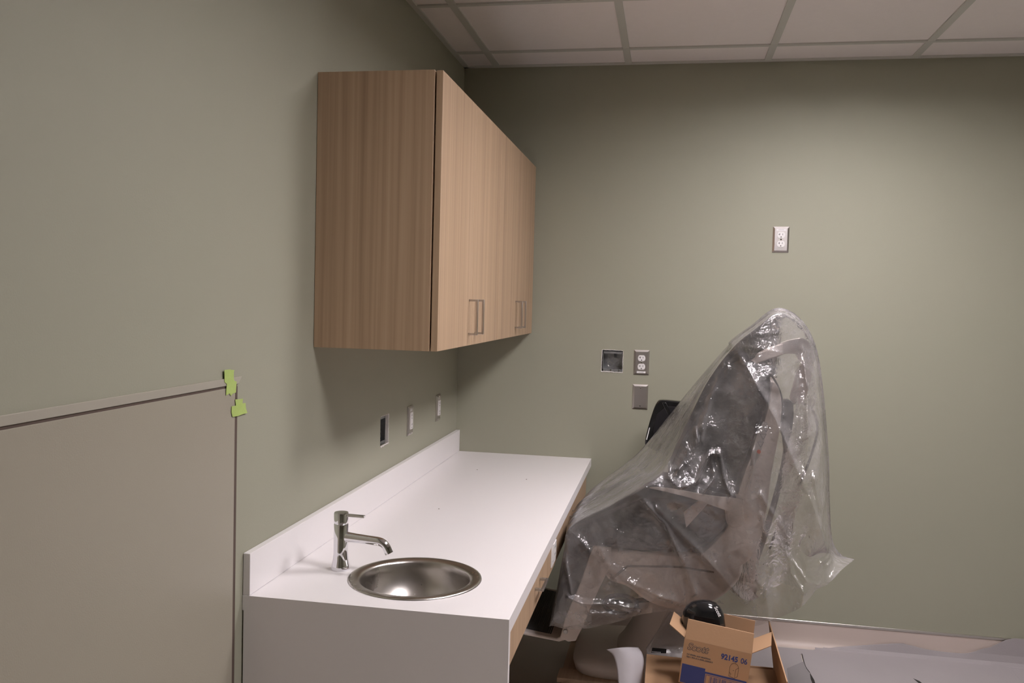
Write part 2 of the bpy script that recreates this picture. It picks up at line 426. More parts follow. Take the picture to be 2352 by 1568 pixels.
# top with a round cut-out: build ring + outer cells
n = 64; rim = .160
def topface(z, flip=False):
    c = [bm.verts.new((SX+rim*math.cos(2*PI*k/n), SY+rim*math.sin(2*PI*k/n), z)) for k in range(n)]
    x0, x1, y0, y1 = SX-.2, SX+.2, SY-.19, SY+.19
    sq = []
    for k in range(n):
        a = 2*PI*k/n; cx, cy = math.cos(a), math.sin(a); s = min((.2/abs(cx)) if abs(cx) > 1e-6 else 9, (.19/abs(cy)) if abs(cy) > 1e-6 else 9)
        sq.append(bm.verts.new((SX+cx*s, SY+cy*s, z)))
    for k in range(n): bm.faces.new([c[k], c[(k+1) % n], sq[(k+1) % n], sq[k]])
    # corners
    return c, sq
cT, sT = topface(ZT); cB, sB = topface(ZT-T)
for k in range(n): bm.faces.new([cT[k], cT[(k+1) % n], cB[(k+1) % n], cB[k]])
for (q, z) in ((sT, ZT), (sB, ZT-T)):
    for sx in (-1, 1):
        for sy in (-1, 1):
            cn = Vector((SX+sx*.2, SY+sy*.19, z))
            near = sorted(q, key=lambda v: (v.co-cn).length)
            a = next(v for v in near if abs(v.co.x-cn.x) < 1e-5); b = next(v for v in near if abs(v.co.y-cn.y) < 1e-5)
            if (a.co-cn).length > 1e-4 and (b.co-cn).length > 1e-4:
                v = bm.verts.new(cn); bm.faces.new([a, v, b])
X0, X1, Y0, Y1 = SX-.2, SX+.2, SY-.19, SY+.19
for a in ((0.001, X0, CL, Y1), (X1, CX, CL, Y1), (X0, X1, CL, Y0), (0.001, CX, Y1, -.001)):
    box(bm, *a, ZT-T, ZT)
bmesh.ops.remove_doubles(bm, verts=bm.verts, dist=1e-5)
link('worktop', bm, M['solid'], ct)
link('end_panel', bx(0.004, CX, CL, CL+.02, 0, ZT-T), M['solid'], ct)
link('backsplash', bx(0.001, .019, CL+.001, -.001, ZT+.0004, ZT+.102), M['solid'], ct, bevel=.0012)
# dark specks are debris on the top: tiny crumbs
for k, (px, py) in enumerate(((1096, 1079), (1209, 1101), (1008, 1169))):
    p = atz(px, py, ZT); bm = B(); bmesh.ops.create_icosphere(bm, subdivisions=1, radius=.0018, matrix=Matrix.Translation(p+Vector((0, 0, .001))))
    o = link('debris_crumb', bm, M['brownink'])
    tag(o, ('tiny dark crumb lying at the far end of the white worktop', 'tiny dark crumb on the worktop nearest its front edge', 'tiny dark crumb on the worktop beyond the tap')[k], 'crumb', 'crumbs on the white worktop')

# base: drawer units below the top
FX = .632; ZB = .636
def drawer_unit(y0, y1, label, hy):
    o = thing('drawer_unit', label, 'drawer unit', (.4, (y0+y1)/2, ZB), 'shallow oak drawer units under the worktop')
    bm = B(); w1 = .016; zt = ZT-T-.0005
    box(bm, .02, FX-.0195, y0, y1, ZB, ZB+w1); box(bm, .02, FX-.0195, y0, y0+w1, ZB+w1, zt); box(bm, .02, FX-.0195, y1-w1, y1, ZB+w1, zt); box(bm, .02, .02+w1, y0+w1, y1-w1, ZB+w1, zt)
    link('body', bm, M['oak'], o, bevel=.0008)
    dr = link('drawer', bx(FX-.019, FX, y0+.0015, y1-.0015, ZB-.006, ZT-T-.004), M['oak'], o, bevel=.0008)
    bm = B(); hw = .004; X = FX+.022; zz = .690
    box(bm, X-hw, X+hw, hy-.052, hy+.052, zz-hw, zz+hw)
    for s in (-.048, .048): box(bm, FX, X-hw, hy+s-hw, hy+s+hw, zz-hw, zz+hw)
    link('handle', bm, M['nickel'], dr, bevel=.001)['label'] = 'square metal bar pull'
    return o
du = drawer_unit(CL+.022, -1.315, 'shallow oak drawer unit under the sink end of the white worktop', -1.54)
drawer_unit(-1.105, -.012, 'shallow oak drawer unit under the far end of the white worktop', -.66)
link('apron_panel', bx(FX-.02, FX, -1.3135, -1.1065, ZB-.006, ZT-T-.0005), M['oak'], du, bevel=.0008)

# ------------------------------------------------------------------ sink and tap
sk = thing('sink', 'round stainless steel drop-in sink bowl set in the worktop', 'sink', (SX, SY, ZT))
R = .172
bm = B(); lathe(bm, [(R, ZT+.0005), (R-.001, ZT+.003), (R-.006, ZT+.0045), (R-.024, ZT+.003), (R-.028, ZT+.0005), (R-.031, ZT-.004),
    (R-.033, ZT-.02), (R-.040, ZT-.05), (R-.058, ZT-.082), (R-.088, ZT-.106), (R-.12, ZT-.117), (.024, ZT-.121)], (SX, SY, 0), 96)
bmesh.ops.delete(bm, geom=[f for f in bm.faces if len(f.verts) > 4], context='FACES_ONLY')
link('bowl', bm, M['sink'], sk, smooth=True, autos=75, recalc=False)
bm = B(); lathe(bm, [(.024, ZT-.1205), (.022, ZT-.119), (.017, ZT-.1215), (.005, ZT-.123)], (SX, SY, 0), 32)
link('drain', bm, M['chrome'], sk, smooth=True)
TX, TY = .150, -1.868
tp = thing('faucet', 'chrome single lever mixer tap standing behind the round sink', 'faucet', (TX, TY, ZT))
bm = B(); lathe(bm, [(.0245, ZT+.0003), (.0250, ZT+.003), (.0235, ZT+.012), (.0205, ZT+.026), (.0190, ZT+.045), (.0190, ZT+.121), (.0180, ZT+.1225)], (TX, TY, 0), 48)
link('body', bm, M['chrome'], tp, smooth=True)
bm = B(); lathe(bm, [(.0172, ZT+.1225), (.0172, ZT+.125), (.0192, ZT+.1262), (.0192, ZT+.150), (.018, ZT+.1525), (.0, ZT+.1527)], (TX, TY, 0), 48)
link('cap', bm, M['chrome'], tp, smooth=True)
dirx = Vector((math.cos(-.05), math.sin(-.05), 0))
bm = B(); a = Vector((TX, TY, ZT+.149)); q = dirx.cross(Vector((0, 0, 1)))
pts = [a+dirx*s + q*w2 for s, w2 in ((-.002, -.006), (.066, -.0045), (.066, .0045), (-.002, .006))]
prism(bm, pts, (0, 0, -.0065)); link('lever', bm, M['chrome'], tp, bevel=.001)
bm = B(); base = Vector((TX, TY, ZT+.088)); path = []
for s in (.0, .03, .06, .088): path.append(base+dirx*(.015+s)-Vector((0, 0, .004*s/.088)))
cc = base+dirx*.103-Vector((0, 0, .034))
for k in range(1, 8):
    a2 = PI/2-k/7*math.radians(68); path.append(cc+dirx*(.03*math.cos(a2))+Vector((0, 0, .03*math.sin(a2))))
path.append(path[-1]+(path[-1]-path[-2]).normalized()*.012)
tube(bm, path, [.0135, .0120, .0115, .0113]+[.0112]*8, 24); link('spout', bm, M['chrome'], tp, smooth=True, autos=60)

# ------------------------------------------------------------------ electrical plates
def duplex(root, P, m_plate, U, N, sticker='low', holes=True, w=.070, h=.1143):
    """P centre of the plate on the wall, U horizontal unit, N outward normal"""
    Z = Vector((0, 0, 1)); P, U, N = Vector(P), Vector(U), Vector(N)
    def W(u, z, d=0): return P+U*u+Z*z+N*d
    bm = B(); e = .008
    o4 = [W(a*w/2, b*h/2, .0003) for a, b in ((-1, -1), (1, -1), (1, 1), (-1, 1))]
    o5 = [W(a*(w/2), b*(h/2), .0022) for a, b in ((-1, -1), (1, -1), (1, 1), (-1, 1))]
    i4 = [W(a*(w/2-e), b*(h/2-e), .0062) for a, b in ((-1, -1), (1, -1), (1, 1), (-1, 1))]
    v = [[bm.verts.new(p) for p in q] for q in (o4, o5, i4)]
    for a, b in zip(v, v[1:]):
        for k in range(4): bm.faces.new([a[k], a[(k+1) % 4], b[(k+1) % 4], b[k]])
    bm.faces.new(v[2]); bm.faces.new(v[0][::-1])
    link('plate', bm, m_plate, root, smooth=True, autos=8)
    return W
def round_recept(root, W, zc):
    bm = B(); pts = []
    for k in range(40):
        a = 2*PI*k/40; x, z = .0172*math.cos(a), .0172*math.sin(a); z = max(-.0135, min(.0135, z)); pts.append(W(x, zc+z, .0055))
    off = W(0, 0, .0026)-W(0, 0, 0)
    prism(bm, pts, off); r = link('receptacle', bm, M['white'], root, bevel=.0006)
    bm = B()
    def slot(u0, u1, z0, z1):
        prism(bm, [W(u0, zc+z0, .0080), W(u1, zc+z0, .0080), W(u1, zc+z1, .0080), W(u0, zc+z1, .0080)], W(0, 0, .0004)-W(0, 0, 0))
    slot(-.0072, -.0052, -.001, .0075); slot(-.0115, -.0072, .0022, .0042); slot(.0055, .0073, -.0005, .0068)
    pts = [W(.0024*math.cos(2*PI*k/14), zc-.0085+.0026*math.sin(2*PI*k/14), .0080) for k in range(14)]
    prism(bm, pts, W(0, 0, .0004)-W(0, 0, 0))
    link('slot', bm, M['ink'], r)['label'] = 'dark contact slots'
def screw(root, W, u, z):
    bm = B(); c = W(u, z, .0062); N = (W(0, 0, 1)-W(0, 0, 0))
    pts = [W(u+.0036*math.cos(2*PI*k/20), z+.0036*math.sin(2*PI*k/20), .006) for k in range(20)]
    prism(bm, pts, N*.0012); link('screw', bm, M['chrome'], root, bevel=.0005)
def wall_outlet(name, P, U, N, label, sticker, group):
    o = thing(name, label, 'outlet', P, group)
    W = duplex(o, P, M['plate'], U, N)
    round_recept(o, W, .0195); round_recept(o, W, -.0195); screw(o, W, 0, 0)
    zs = {'top': .0425, 'low': -.0450}[sticker]
    st = link('label_sticker', prism(B(), [W(-.020, zs-.0045, .0062), (W(.020, zs-.0045, .0062)), W(.020, zs+.0045, .0062), W(-.020, zs+.0045, .0062)], W(0, 0, .0003)-W(0, 0, 0)), M['sticker'], o)
    st['label'] = 'small white printed sticker'
    bm = B()
    for k in range(6): prism(bm, [W(-.012+k*.004, zs-.001, .0066), W(-.0095+k*.004, zs-.001, .0066), W(-.0095+k*.004, zs+.001, .0066), W(-.012+k*.004, zs+.001, .0066)], (W(0, 0, .0002)-W(0, 0, 0)))
    link('print', bm, mat('grey_print', (.35, .33, .33), .6) if 'grey_print' not in bpy.data.materials else bpy.data.materials['grey_print'], st)
    return o
gB = 'steel cover plates on the back wall'
wall_outlet('wall_outlet', (1.463, 0, 1.8215), (1, 0, 0), (0, -1, 0), 'bright steel duplex outlet placed highest on the back wall', 'top', gB)
wall_outlet('wall_outlet', (.8685, 0, 1.2515), (1, 0, 0), (0, -1, 0), 'steel duplex outlet beside the open square box on back wall', 'low', gB)
P = Vector((.8675, 0, 1.0925))
bp_ = thing('blank_plate', 'plain steel blank cover plate with two screws below the duplex outlet', 'wall plate', P, gB)
W = duplex(bp_, P, M['plate'], (1, 0, 0), (0, -1, 0)); screw(bp_, W, 0, .0415); screw(bp_, W, 0, -.0415)
# decora style plates on the left wall
def decora(P, label, tall=True):
    P = Vector(P)
    o = thing('wall_outlet', label, 'outlet', P, 'steel outlet plates above the backsplash')
    W = duplex(o, P, M['plate'], (0, -1, 0), (1, 0, 0))
    r = link('receptacle', prism(B(), [W(-.0168, -.0335, .006), W(.0168, -.0335, .006), W(.0168, .0335, .006), W(-.0168, .0335, .006)], (.004, 0, 0)), M['white'], o, bevel=.001)
    bm = B()
    for zc in (.018, -.018):
        for u0, u1, z0, z1 in ((-.0075, -.0055, -.001, .007), (.0055, .0072, 0, .0065), (-.0022, .0022, -.0105, -.0065)):
            prism(bm, [W(u0, zc+z0, .0101), W(u1, zc+z0, .0101), W(u1, zc+z1, .0101), W(u0, zc+z1, .0101)], (.0003, 0, 0))
    link('slot', bm, M['ink'], r)['label'] = 'dark contact slots'
    st = link('label_sticker', prism(B(), [W(-.012, .0365, .0062), W(.012, .0365, .0062), W(.012, .0445, .0062), W(-.012, .0445, .0062)], (.0003, 0, 0)), M['sticker'], o)
    st['label'] = 'small white sticker'
    screw(o, W, 0, .050); screw(o, W, 0, -.050)
decora((0, -.770, 1.040), 'tall steel plate outlet between the open box and corner outlet')
decora((0, -.352, 1.042), 'tall steel plate outlet nearest the room corner')
# outlet on the apron
P = Vector((FX, -1.2, .692))
o = thing('apron_outlet', 'white outlet set in the oak apron below the worktop edge', 'outlet', P)
bm = B(); box(bm, FX, FX+.004, -1.245, -1.145, .648, .742); link('plate', bm, M['white'], o, bevel=.001)
bm = B(); box(bm, FX+.004, FX+.0075, -1.228, -1.162, .668, .722); link('receptacle', bm, M['white'], o, bevel=.001)
bm = B()
for zz in (.683, .707):
    for yy in (-1.205, -1.190): box(bm, FX+.0076, FX+.008, yy, yy+.003, zz-.004, zz+.004)
link('slot', bm, M['ink'], o)['label'] = 'dark contact slots'

# open junction boxes
def jbox_back():
    x0, x1, z0, z1 = HOLE_B
    o = thing('junction_box', 'open square galvanised box recessed in the back wall', 'junction box', ((x0+x1)/2, .03, (z0+z1)/2))
    bm = B(); d0, d1 = .006, .056; e = .002; a, b, c, d = x0+.004, x1-.001, z0+.002, z1-.006
    box(bm, a, b, d1, d1+e, c, d); box(bm, a, a+e, d0, d1, c, d); box(bm, b-e, b, d0, d1, c, d); box(bm, a, b, d0, d1, c, c+e); box(bm, a, b, d0, d1, d-e, d)
    link('box', bm, M['galv'], o)
    bm = B(); box(bm, a, b, d0-.001, d0+.001, d-.010, d); box(bm, a, b, d0-.001, d0+.001, c, c+.010); box(bm, a, a+.003, d0-.001, d0+.001, c, d)
    link('rim', bm, M['galv'], o)['label'] = 'bright rim flanges'
    bm = B()
    for px, pz in ((a+.03, d-.021), (a+.068, d-.021), (a+.03, c+.030), (a+.068, c+.030)):
        tube(bm, [(px+.011*math.cos(k*PI/10), d1-.001, pz+.011*math.sin(k*PI/10)) for k in range(21)], .0008, 6, False)
    link('knockout', bm, M['steel'], o)['label'] = 'round knockout rings'
    bm = B()
    prism(bm, [(a+.047, d1-.004, d-.008), (a+.060, d1-.004, d-.008), (a+.058, d1-.012, d-.030), (a+.050, d1-.012, d-.030)], (0, .002, 0))
    link('bracket', bm, M['galv'], o)
    for px, pz in ((a+.038, c+.006), (a+.077, c+.006)):
        bm = B(); lathe(bm, [(0, -.004), (.003, -.004), (.0034, -.001), (.0034, .002)], (px, d0-.001, pz), 16, 'y'); link('screw', bm, M['chrome'], o)
def jbox_left():
    y0, y1, z0, z1 = HOLE_L
    o = thing('junction_box', 'open galvanised box recessed in left wall above the backsplash', 'junction box', (-.03, (y0+y1)/2, (z0+z1)/2))
    bm = B(); e = .002; a, b, c, d = y0+.002, y1-.002, z0+.002, z1-.002; q0, q1 = -.012, -.065
    box(bm, q1-e, q1, a, b, c, d); box(bm, q1, q0, a, a+e, c, d); box(bm, q1, q0, b-e, b, c, d); box(bm, q1, q0, a, b, c, c+e); box(bm, q1, q0, a, b, d-e, d)
    link('box', bm, M['galv'], o)
    bm = B(); box(bm, q0-.001, q0+.001, a, b, d-.012, d); box(bm, q0-.001, q0+.001, a, b, c, c+.012); box(bm, q0-.001, q0+.001, b-.004, b, c+.012, d-.012); bmesh.ops.remove_doubles(bm, verts=bm.verts, dist=1e-5)
    link('rim', bm, M['galv'], o)['label'] = 'bright rim flanges'
    for yy in (y0+.03, y0+.06):
        bm = B(); tube(bm, spline([(-.06, yy, c+.07), (-.03, yy+.01, c+.05), (-.02, yy+.006, c+.02), (-.05, yy, c+.01)], 6), .0016, 6); link('wire', bm, M['rubber'], o)
jbox_back(); jbox_left()
# ragged cut plaster edges round the two openings
def ragged(px, plane, label, parts=((.0012),)):
    pass
bm = B()
def rag(pts, wdt, N, r=.0018):
    pts = [Vector(p) for p in pts]; q = []
    for a, b in zip(pts, pts[1:]):
        k = max(2, int((b-a).length/.006))
        for i in range(k):
            p = a.lerp(b, i/k); q.append(p+Vector((random.uniform(-1, 1), random.uniform(-1, 1), random.uniform(-1, 1)))*.0009)
    q.append(pts[-1])
    tube(bm, q, [wdt*random.uniform(.6, 1.3) for _ in q], 6)
x0, x1, z0, z1 = HOLE_B
rag([(x0-.001, 0, z0-.002), (x0+.0, 0, z1)], .0016, None); rag([(x0, 0, z1), (x0+.02, 0, z1+.001), (x1, 0, z1-.001)], .0016, None)
rag([(x1, 0, z1), (x1, 0, z0)], .0014, None); rag([(x0-.002, 0, z0), (x1, 0, z0-.002)], .003, None)
tag(link('plaster_edge', bm, M['plaster'], smooth=True), 'ragged pale cut plaster edge around the square box on back wall', 'plaster edge', 'cut plaster edges')
bm = B(); y0, y1, z0, z1 = HOLE_L
box(bm, -.0125, -.0005, y1-.0015, y1+.0, z0, z1)
rag([(0, y0, z0), (0, y1, z0+.002)], .003, None); rag([(0, y1, z0), (0, y1, z1)], .0016, None); rag([(0, y0, z1), (0, y1, z1)], .0012, None)
tag(link('plaster_edge', bm, M['plaster'], smooth=True), 'pale cut plaster edge around the box above the backsplash', 'plaster edge', 'cut plaster edges')

# ------------------------------------------------------------------ black panel on a stand behind the chair
TYY = -.30
tr = thing('tray_stand', 'glossy black tray head standing between the back wall and covered chair', 'stand', (1.02, TYY+.03, 0))
link('tray', pxprism([(1508, 922), (1520, 917), (1590, 925), (1640, 935), (1610, 1040), (1560, 1060), (1483, 1026), (1480, 1014), (1494, 960)], TYY, .045, 2), M['glossblack'], tr, bevel=.006, seg=3)
link('raised_rib', pxprism([(1520, 924), (1530, 924), (1555, 975), (1546, 978)], TYY-.004, .006, 0), M['glossblack'], tr, bevel=.002)
link('lid_face', pxprism([(1512, 932), (1586, 936), (1560, 1030), (1497, 1012)], TYY-.003, .005, 1), mat('satin_black', (.016, .015, .017), .3), tr, bevel=.001)
link('metal_slot', pxprism([(1491, 982), (1493, 982), (1486, 1010), (1484, 1009)], TYY-.002, .004, 0), M['white'], tr)['label'] = 'thin pale slot on the left edge'
pb = at(1560, 1030, TYY+.022)
bm = B(); tube(bm, [(pb.x, TYY+.022, .03), (pb.x, TYY+.022, pb.z)], .016, 16); link('pole', bm, M['rubber'], tr, smooth=True)
bm = B(); lathe(bm, [(.0, 0), (.13, 0), (.13, .018), (.03, .034), (0, .034)], (pb.x, TYY+.022, 0), 32); link('base', bm, M['rubber'], tr, smooth=True)

# ------------------------------------------------------------------ skid (lumber under the chair)
skid = thing('lumber_skid', 'pale pine lumber skid under the base of the covered chair', 'skid', (.95, -.6, 0))
for x0 in (.622, 1.19):
    link('runner', bx(x0, x0+.045, -.845, -.30, 0, .085), M['pine'], skid, bevel=.002)
for y0 in (-.83, -.42):
    link('crossboard', bx(.615, 1.245, y0, y0+.09, .0855, .105), M['pine'], skid, bevel=.002)

# ------------------------------------------------------------------ examination chair
YN, YD = -1.02, .50
ch = thing('examination_chair', 'beige and charcoal medical chair wrapped in clear plastic sheeting', 'chair', (.95, -.65, .106))
def part(name, px, Y=YN, d=YD, m='uph', bev=.012, sm=2, seg=3):
    return link(name, pxprism(px, Y, d, sm), M[m], ch, bevel=bev, seg=seg)
part('seat_cushion', [(1308, 1216), (1330, 1202), (1400, 1170), (1480, 1140), (1570, 1150), (1690, 1160), (1680, 1195), (1645, 1238), (1592, 1270), (1500, 1268), (1360, 1256), (1330, 1262)])
part('leg_cushion', [(1306, 1222), (1318, 1222), (1366, 1254), (1338, 1330), (1304, 1436), (1264, 1428), (1268, 1400), (1288, 1330), (1300, 1270)])
part('back_cushion', [(1528, 1105), (1545, 1060), (1580, 985), (1628, 905), (1668, 848), (1692, 828), (1735, 832), (1766, 855), (1773, 885), (1756, 945), (1722, 1030), (1695, 1100), (1672, 1160), (1610, 1155)])
part('headrest_cushion', [(1672, 834), (1690, 810), (1714, 808), (1726, 822), (1712, 846), (1684, 852)], YN+.02, YD-.30, bev=.02)
part('back_shell', [(1774, 872), (1790, 890), (1797, 930), (1790, 1000), (1772, 1080), (1762, 1170), (1745, 1250), (1712, 1300), (1650, 1310), (1598, 1285), (1648, 1242), (1685, 1190), (1700, 1110), (1735, 1025), (1765, 945)], YN-.004, YD+.008, 'beige', .004)
part('seat_shroud', [(1364, 1256), (1430, 1262), (1590, 1272), (1660, 1262), (1715, 1290), (1690, 1350), (1620, 1395), (1540, 1402), (1480, 1380), (1440, 1345), (1395, 1335), (1385, 1300)], YN+.015, YD-.03, 'beige', .02)
sh = link('shroud_groove', pxprism([(1400, 1330), (1440, 1298), (1560, 1300), (1640, 1312), (1640, 1316), (1560, 1304), (1442, 1302), (1404, 1334)], YN+.0125, .004, 0), mat('groove_shadow_gap', (.25, .2, .17), .6), ch)
part('leg_side_panel', [(1362, 1254), (1404, 1258), (1402, 1300), (1372, 1360), (1338, 1440), (1322, 1472), (1305, 1474), (1286, 1464), (1298, 1420), (1332, 1340)], YN-.012, .03, 'beige', .004, 0)
part('leg_side_panel', [(1362, 1254), (1404, 1258), (1402, 1300), (1372, 1360), (1338, 1440), (1322, 1472), (1305, 1474), (1286, 1464), (1298, 1420), (1332, 1340)], YN+YD-.02, .03, 'beige', .005, 2)
p = at(1299, 1449, YN-.012)
bm = B(); lathe(bm, [(0, -.006), (.006, -.006), (.0085, -.003), (.0085, .002)], p, 24, 'y'); link('pivot_bolt', bm, M['white'], ch, smooth=True)
# foot plate
fp0, fp1 = at(1203, 1458, YN), at(1284, 1474, YN); e1 = at(1318, 1464, YN)
bm = B(); prism(bm, [fp0, fp1, e1, e1+Vector((-.012, 0, .02)), fp1+Vector((-.01, 0, .012)), fp0+Vector((0, 0, .012)), fp0+Vector((-.05, 0, .02)), fp0+Vector((-.055, 0, .008))], (0, YD, 0))
fpl = link('foot_plate', bm, M['beige'], ch, bevel=.004)
bm = B(); a = fp0+Vector((-.045, .03, .0205)); b = fp1+Vector((-.03, .03, .0125))
nr = 22
for k in range(nr):
    s, s2 = k/nr, (k+.6)/nr
    pa, pc = a.lerp(b, s), a.lerp(b, s2)
    prism(bm, [pa, pc, pc+Vector((0, 0, .003)), pa+Vector((0, 0, .003))], (0, YD-.06, 0))
prism(bm, [a, b, b+Vector((0, 0, .0012)), a+Vector((0, 0, .0012))], (0, YD-.06, 0))
link('ribbed_mat', bm, mat('ribbed_rubber', (.10, .095, .095), .55), fpl)
# armrests
armpad = [(1476, 1116), (1484, 1108), (1520, 1098), (1560, 1104), (1620, 1124), (1690, 1138), (1694, 1150), (1640, 1150), (1560, 1134), (1500, 1122)]
armb = [(1484, 1120), (1510, 1117), (1560, 1124), (1630, 1138), (1690, 1143), (1712, 1148), (1702, 1170), (1684, 1178), (1650, 1166), (1590, 1144), (1520, 1127)]
for Y in (YN-.070, YN+YD+.012):
    link('arm_pad', pxprism(armpad, Y+.004, .066, 2), M['uph'], ch, bevel=.006)
    link('armrest', pxprism(armb, Y, .074, 2), M['beige'], ch, bevel=.006)
link('arm_bracket', pxprism([(1570, 1178), (1606, 1150), (1632, 1150), (1576, 1212)], YN-.02, .02, 0), M['beige'], ch, bevel=.003)
link('arm_bracket', pxprism([(1665, 1160), (1706, 1150), (1712, 1210), (1670, 1215)], YN-.05, .05, 1), M['beige'], ch, bevel=.006)
# control strip with triangle keys and the orange button
cp = link('control_strip', pxprism([(1748, 966), (1768, 972), (1736, 1072), (1718, 1066)], YN-.0070, .004, 1), mat('control_strip_film', (.60, .55, .53), .4), ch, bevel=.001)
p = at(1743, 1037, YN-.0078)
bm = B(); lathe(bm, [(0, -.002), (.0065, -.002), (.0068, 0), (.0068, .001)], p, 24, 'y'); link('stop_button', bm, M['red'], cp)['label'] = 'round orange button'
for px, py in ((1760, 985), (1753, 1002), (1747, 1020)):
    for r in (0,):
        bm = B(); c = at(px, py, YN-.0078); tri = [(-.010, .008), (.010, .008), (0, -.010)]
        for i in range(3):
            a, b = tri[i], tri[(i+1) % 3]; tube(bm, [c+Vector((a[0], 0, a[1])), c+Vector((b[0], 0, b[1]))], .0009, 6)
        link('key_mark', bm, mat('grey_key_ink', (.3, .28, .28), .6) if 'grey_key_ink' not in bpy.data.materials else bpy.data.materials['grey_key_ink'], cp)
# headrest arm
link('headrest_arm', pxprism([(1690, 845), (1712, 832), (1735, 826), (1744, 808), (1836, 773), (1862, 786), (1872, 808), (1871, 828), (1856, 838), (1840, 832), (1826, 806), (1745, 832), (1722, 842), (1700, 858)], -.80, .05, 1), M['beige'], ch, bevel=.004)
link('headrest_arm', pxprism([(1838, 832), (1872, 832), (1862, 880), (1845, 930), (1812, 925), (1824, 880)], -.79, .03, 1), M['beige'], ch, bevel=.004)
p = at(1856, 820, -.80)
bm = B(); lathe(bm, [(0, -.012), (.020, -.012), (.026, -.008), (.026, .004)], p, 32, 'y'); link('pivot_cover', bm, M['beige'], ch, smooth=True)
bm = B(); lathe(bm, [(0, -.016), (.0055, -.016), (.0070, -.012)], p, 20, 'y'); link('pivot_bolt', bm, M['chrome'], ch, smooth=True)
link('arm_socket', pxprism([(1795, 920), (1822, 918), (1824, 960), (1816, 1010), (1798, 1010), (1792, 960)], -.80, .06, 1), M['rubber'], ch, bevel=.006)
bm = B(); tube(bm, spline([at(*q, -.77) for q in ((1810, 1005), (1800, 1070), (1785, 1130), (1768, 1190), (1752, 1240), (1735, 1290))], 6), .011, 12); link('arm_post', bm, M['rubber'], ch, smooth=True)
bm = B(); tube(bm, spline([at(*q, -.74) for q in ((1815, 926), (1845, 926), (1868, 945), (1878, 985), (1868, 1030), (1848, 1085), (1820, 1140), (1790, 1200), (1768, 1260))], 6), .0045, 10); link('cable', bm, M['rubber'], ch, smooth=True)
bm = B(); tube(bm, spline([at(*q, -.86) for q in ((1764, 850), (1786, 885), (1798, 930), (1798, 990), (1802, 1040))], 6), .0035, 8); link('cable', bm, M['rubber'], ch, smooth=True)
# foot control ring / wheel under the seat
bm = B(); c = at(1425, 1388, YN+.08)
tube(bm, [c+Vector((.058*math.cos(k*PI/16), 0, .034*math.sin(k*PI/16))) for k in range(33)], .008, 10, False); link('handwheel', bm, M['rubber'], ch, smooth=True)
bm = B(); tube(bm, [c+Vector((-.058, 0, 0)), c+Vector((.1, .02, .02))], .008, 10); link('handwheel', bm, M['rubber'], ch, smooth=True)
# column and base
def loft(bm, secs):
    rings = []
    for cx, cy, z, rx, ry, pw in secs:
        ring = []
        for k in range(48):
            a = 2*PI*k/48; c_, s_ = math.cos(a), math.sin(a)
            ring.append(bm.verts.new((cx+rx*math.copysign(abs(c_)**pw, c_), cy+ry*math.copysign(abs(s_)**pw, s_), z)))
        rings.append(ring)
    for a, b in zip(rings, rings[1:]):
        for k in range(48): bm.faces.new([a[k], a[(k+1) % 48], b[(k+1) % 48], b[k]])
    bm.faces.new(rings[0]); bm.faces.new(rings[-1]); return bm
bm = loft(B(), [(.93, -.60, .106, .262, .205, .45), (.93, -.60, .135, .270, .213, .45), (.93, -.60, .155, .268, .210, .45), (.935, -.60, .170, .250, .192, .5), (.96, -.60, .178, .21, .16, .55)])
link('base', bm, M['beige'], ch, smooth=True, autos=60)
bm = loft(B(), [(1.02, -.60, .170, .20, .15, .6), (1.02, -.60, .20, .175, .145, .6), (1.03, -.61, .26, .15, .13, .6), (1.03, -.62, .34, .13, .12, .6), (1.05, -.65, .50, .13, .14, .6)])
link('lift_column', bm, M['beige'], ch, smooth=True, autos=60)

# ------------------------------------------------------------------ clear plastic sheet draped over the chair
def W3(lst, Y): return [at(x, y, Y if len(q) < 3 else q[2]) for q in lst for x, y in (q[:2],)]
YF = YN-.115
Nn = [(1264, 1427), (1281, 1340), (1296, 1262), (1309, 1212), (1400, 1161), (1484, 1108, YF+.01), (1527, 1072, -1.105), (1578, 972, -1.085), (1628, 872, -1.07), (1685, 797, -1.065), (1740, 752, -1.075), (1788, 720, -1.05), (1835, 742, -1.0), (1866, 800, -.98), (1884, 900, -.97), (1895, 1050, -.96), (1899, 1140, -.95), (1905, 1240, -.95), (1925, 1277, -.95), (1962, 1284, -.90)]
Hn = [(1264, 1434), (1300, 1443), (1340, 1443), (1370, 1438), (1420, 1427), (1458, 1414), (1500, 1406), (1545, 1402, -1.09), (1600, 1412, -1.06), (1650, 1424, -1.05), (1700, 1436, -1.04), (1740, 1436, -1.04), (1780, 1422, -1.05), (1812, 1408, -1.08), (1838, 1394), (1860, 1372), (1876, 1352), (1900, 1340), (1930, 1310), (1962, 1285, -.90)]
Fn = [(1300, 1390), (1312, 1300), (1331, 1205), (1342, 1143), (1388, 1100), (1431, 1069), (1472, 1033), (1530, 962), (1600, 876), (1678, 787), (1733, 747, -.62), (1788, 714, -.78), (1836, 745, -.80), (1864, 800, -.78), (1882, 900, -.76), (1893, 1050, -.76), (1896, 1140, -.76), (1902, 1240, -.78), (1925, 1279, -.85), (1962, 1284, -.90)]
FF = YN+YD+.105
A = W3(Nn, YF); Hh = W3(Hn, YF+.015); Fb = W3(Fn, FF)
Hf = []
for k, q in enumerate(A):
    h = Hh[k]; y = Fb[k].y+ (0.02 if k < 10 else 0.0)
    Hf.append(Vector((h.x, y, h.z+.02*math.sin(k*1.7))))
Hf[-1] = Hh[-1].copy(); 
NU = 430
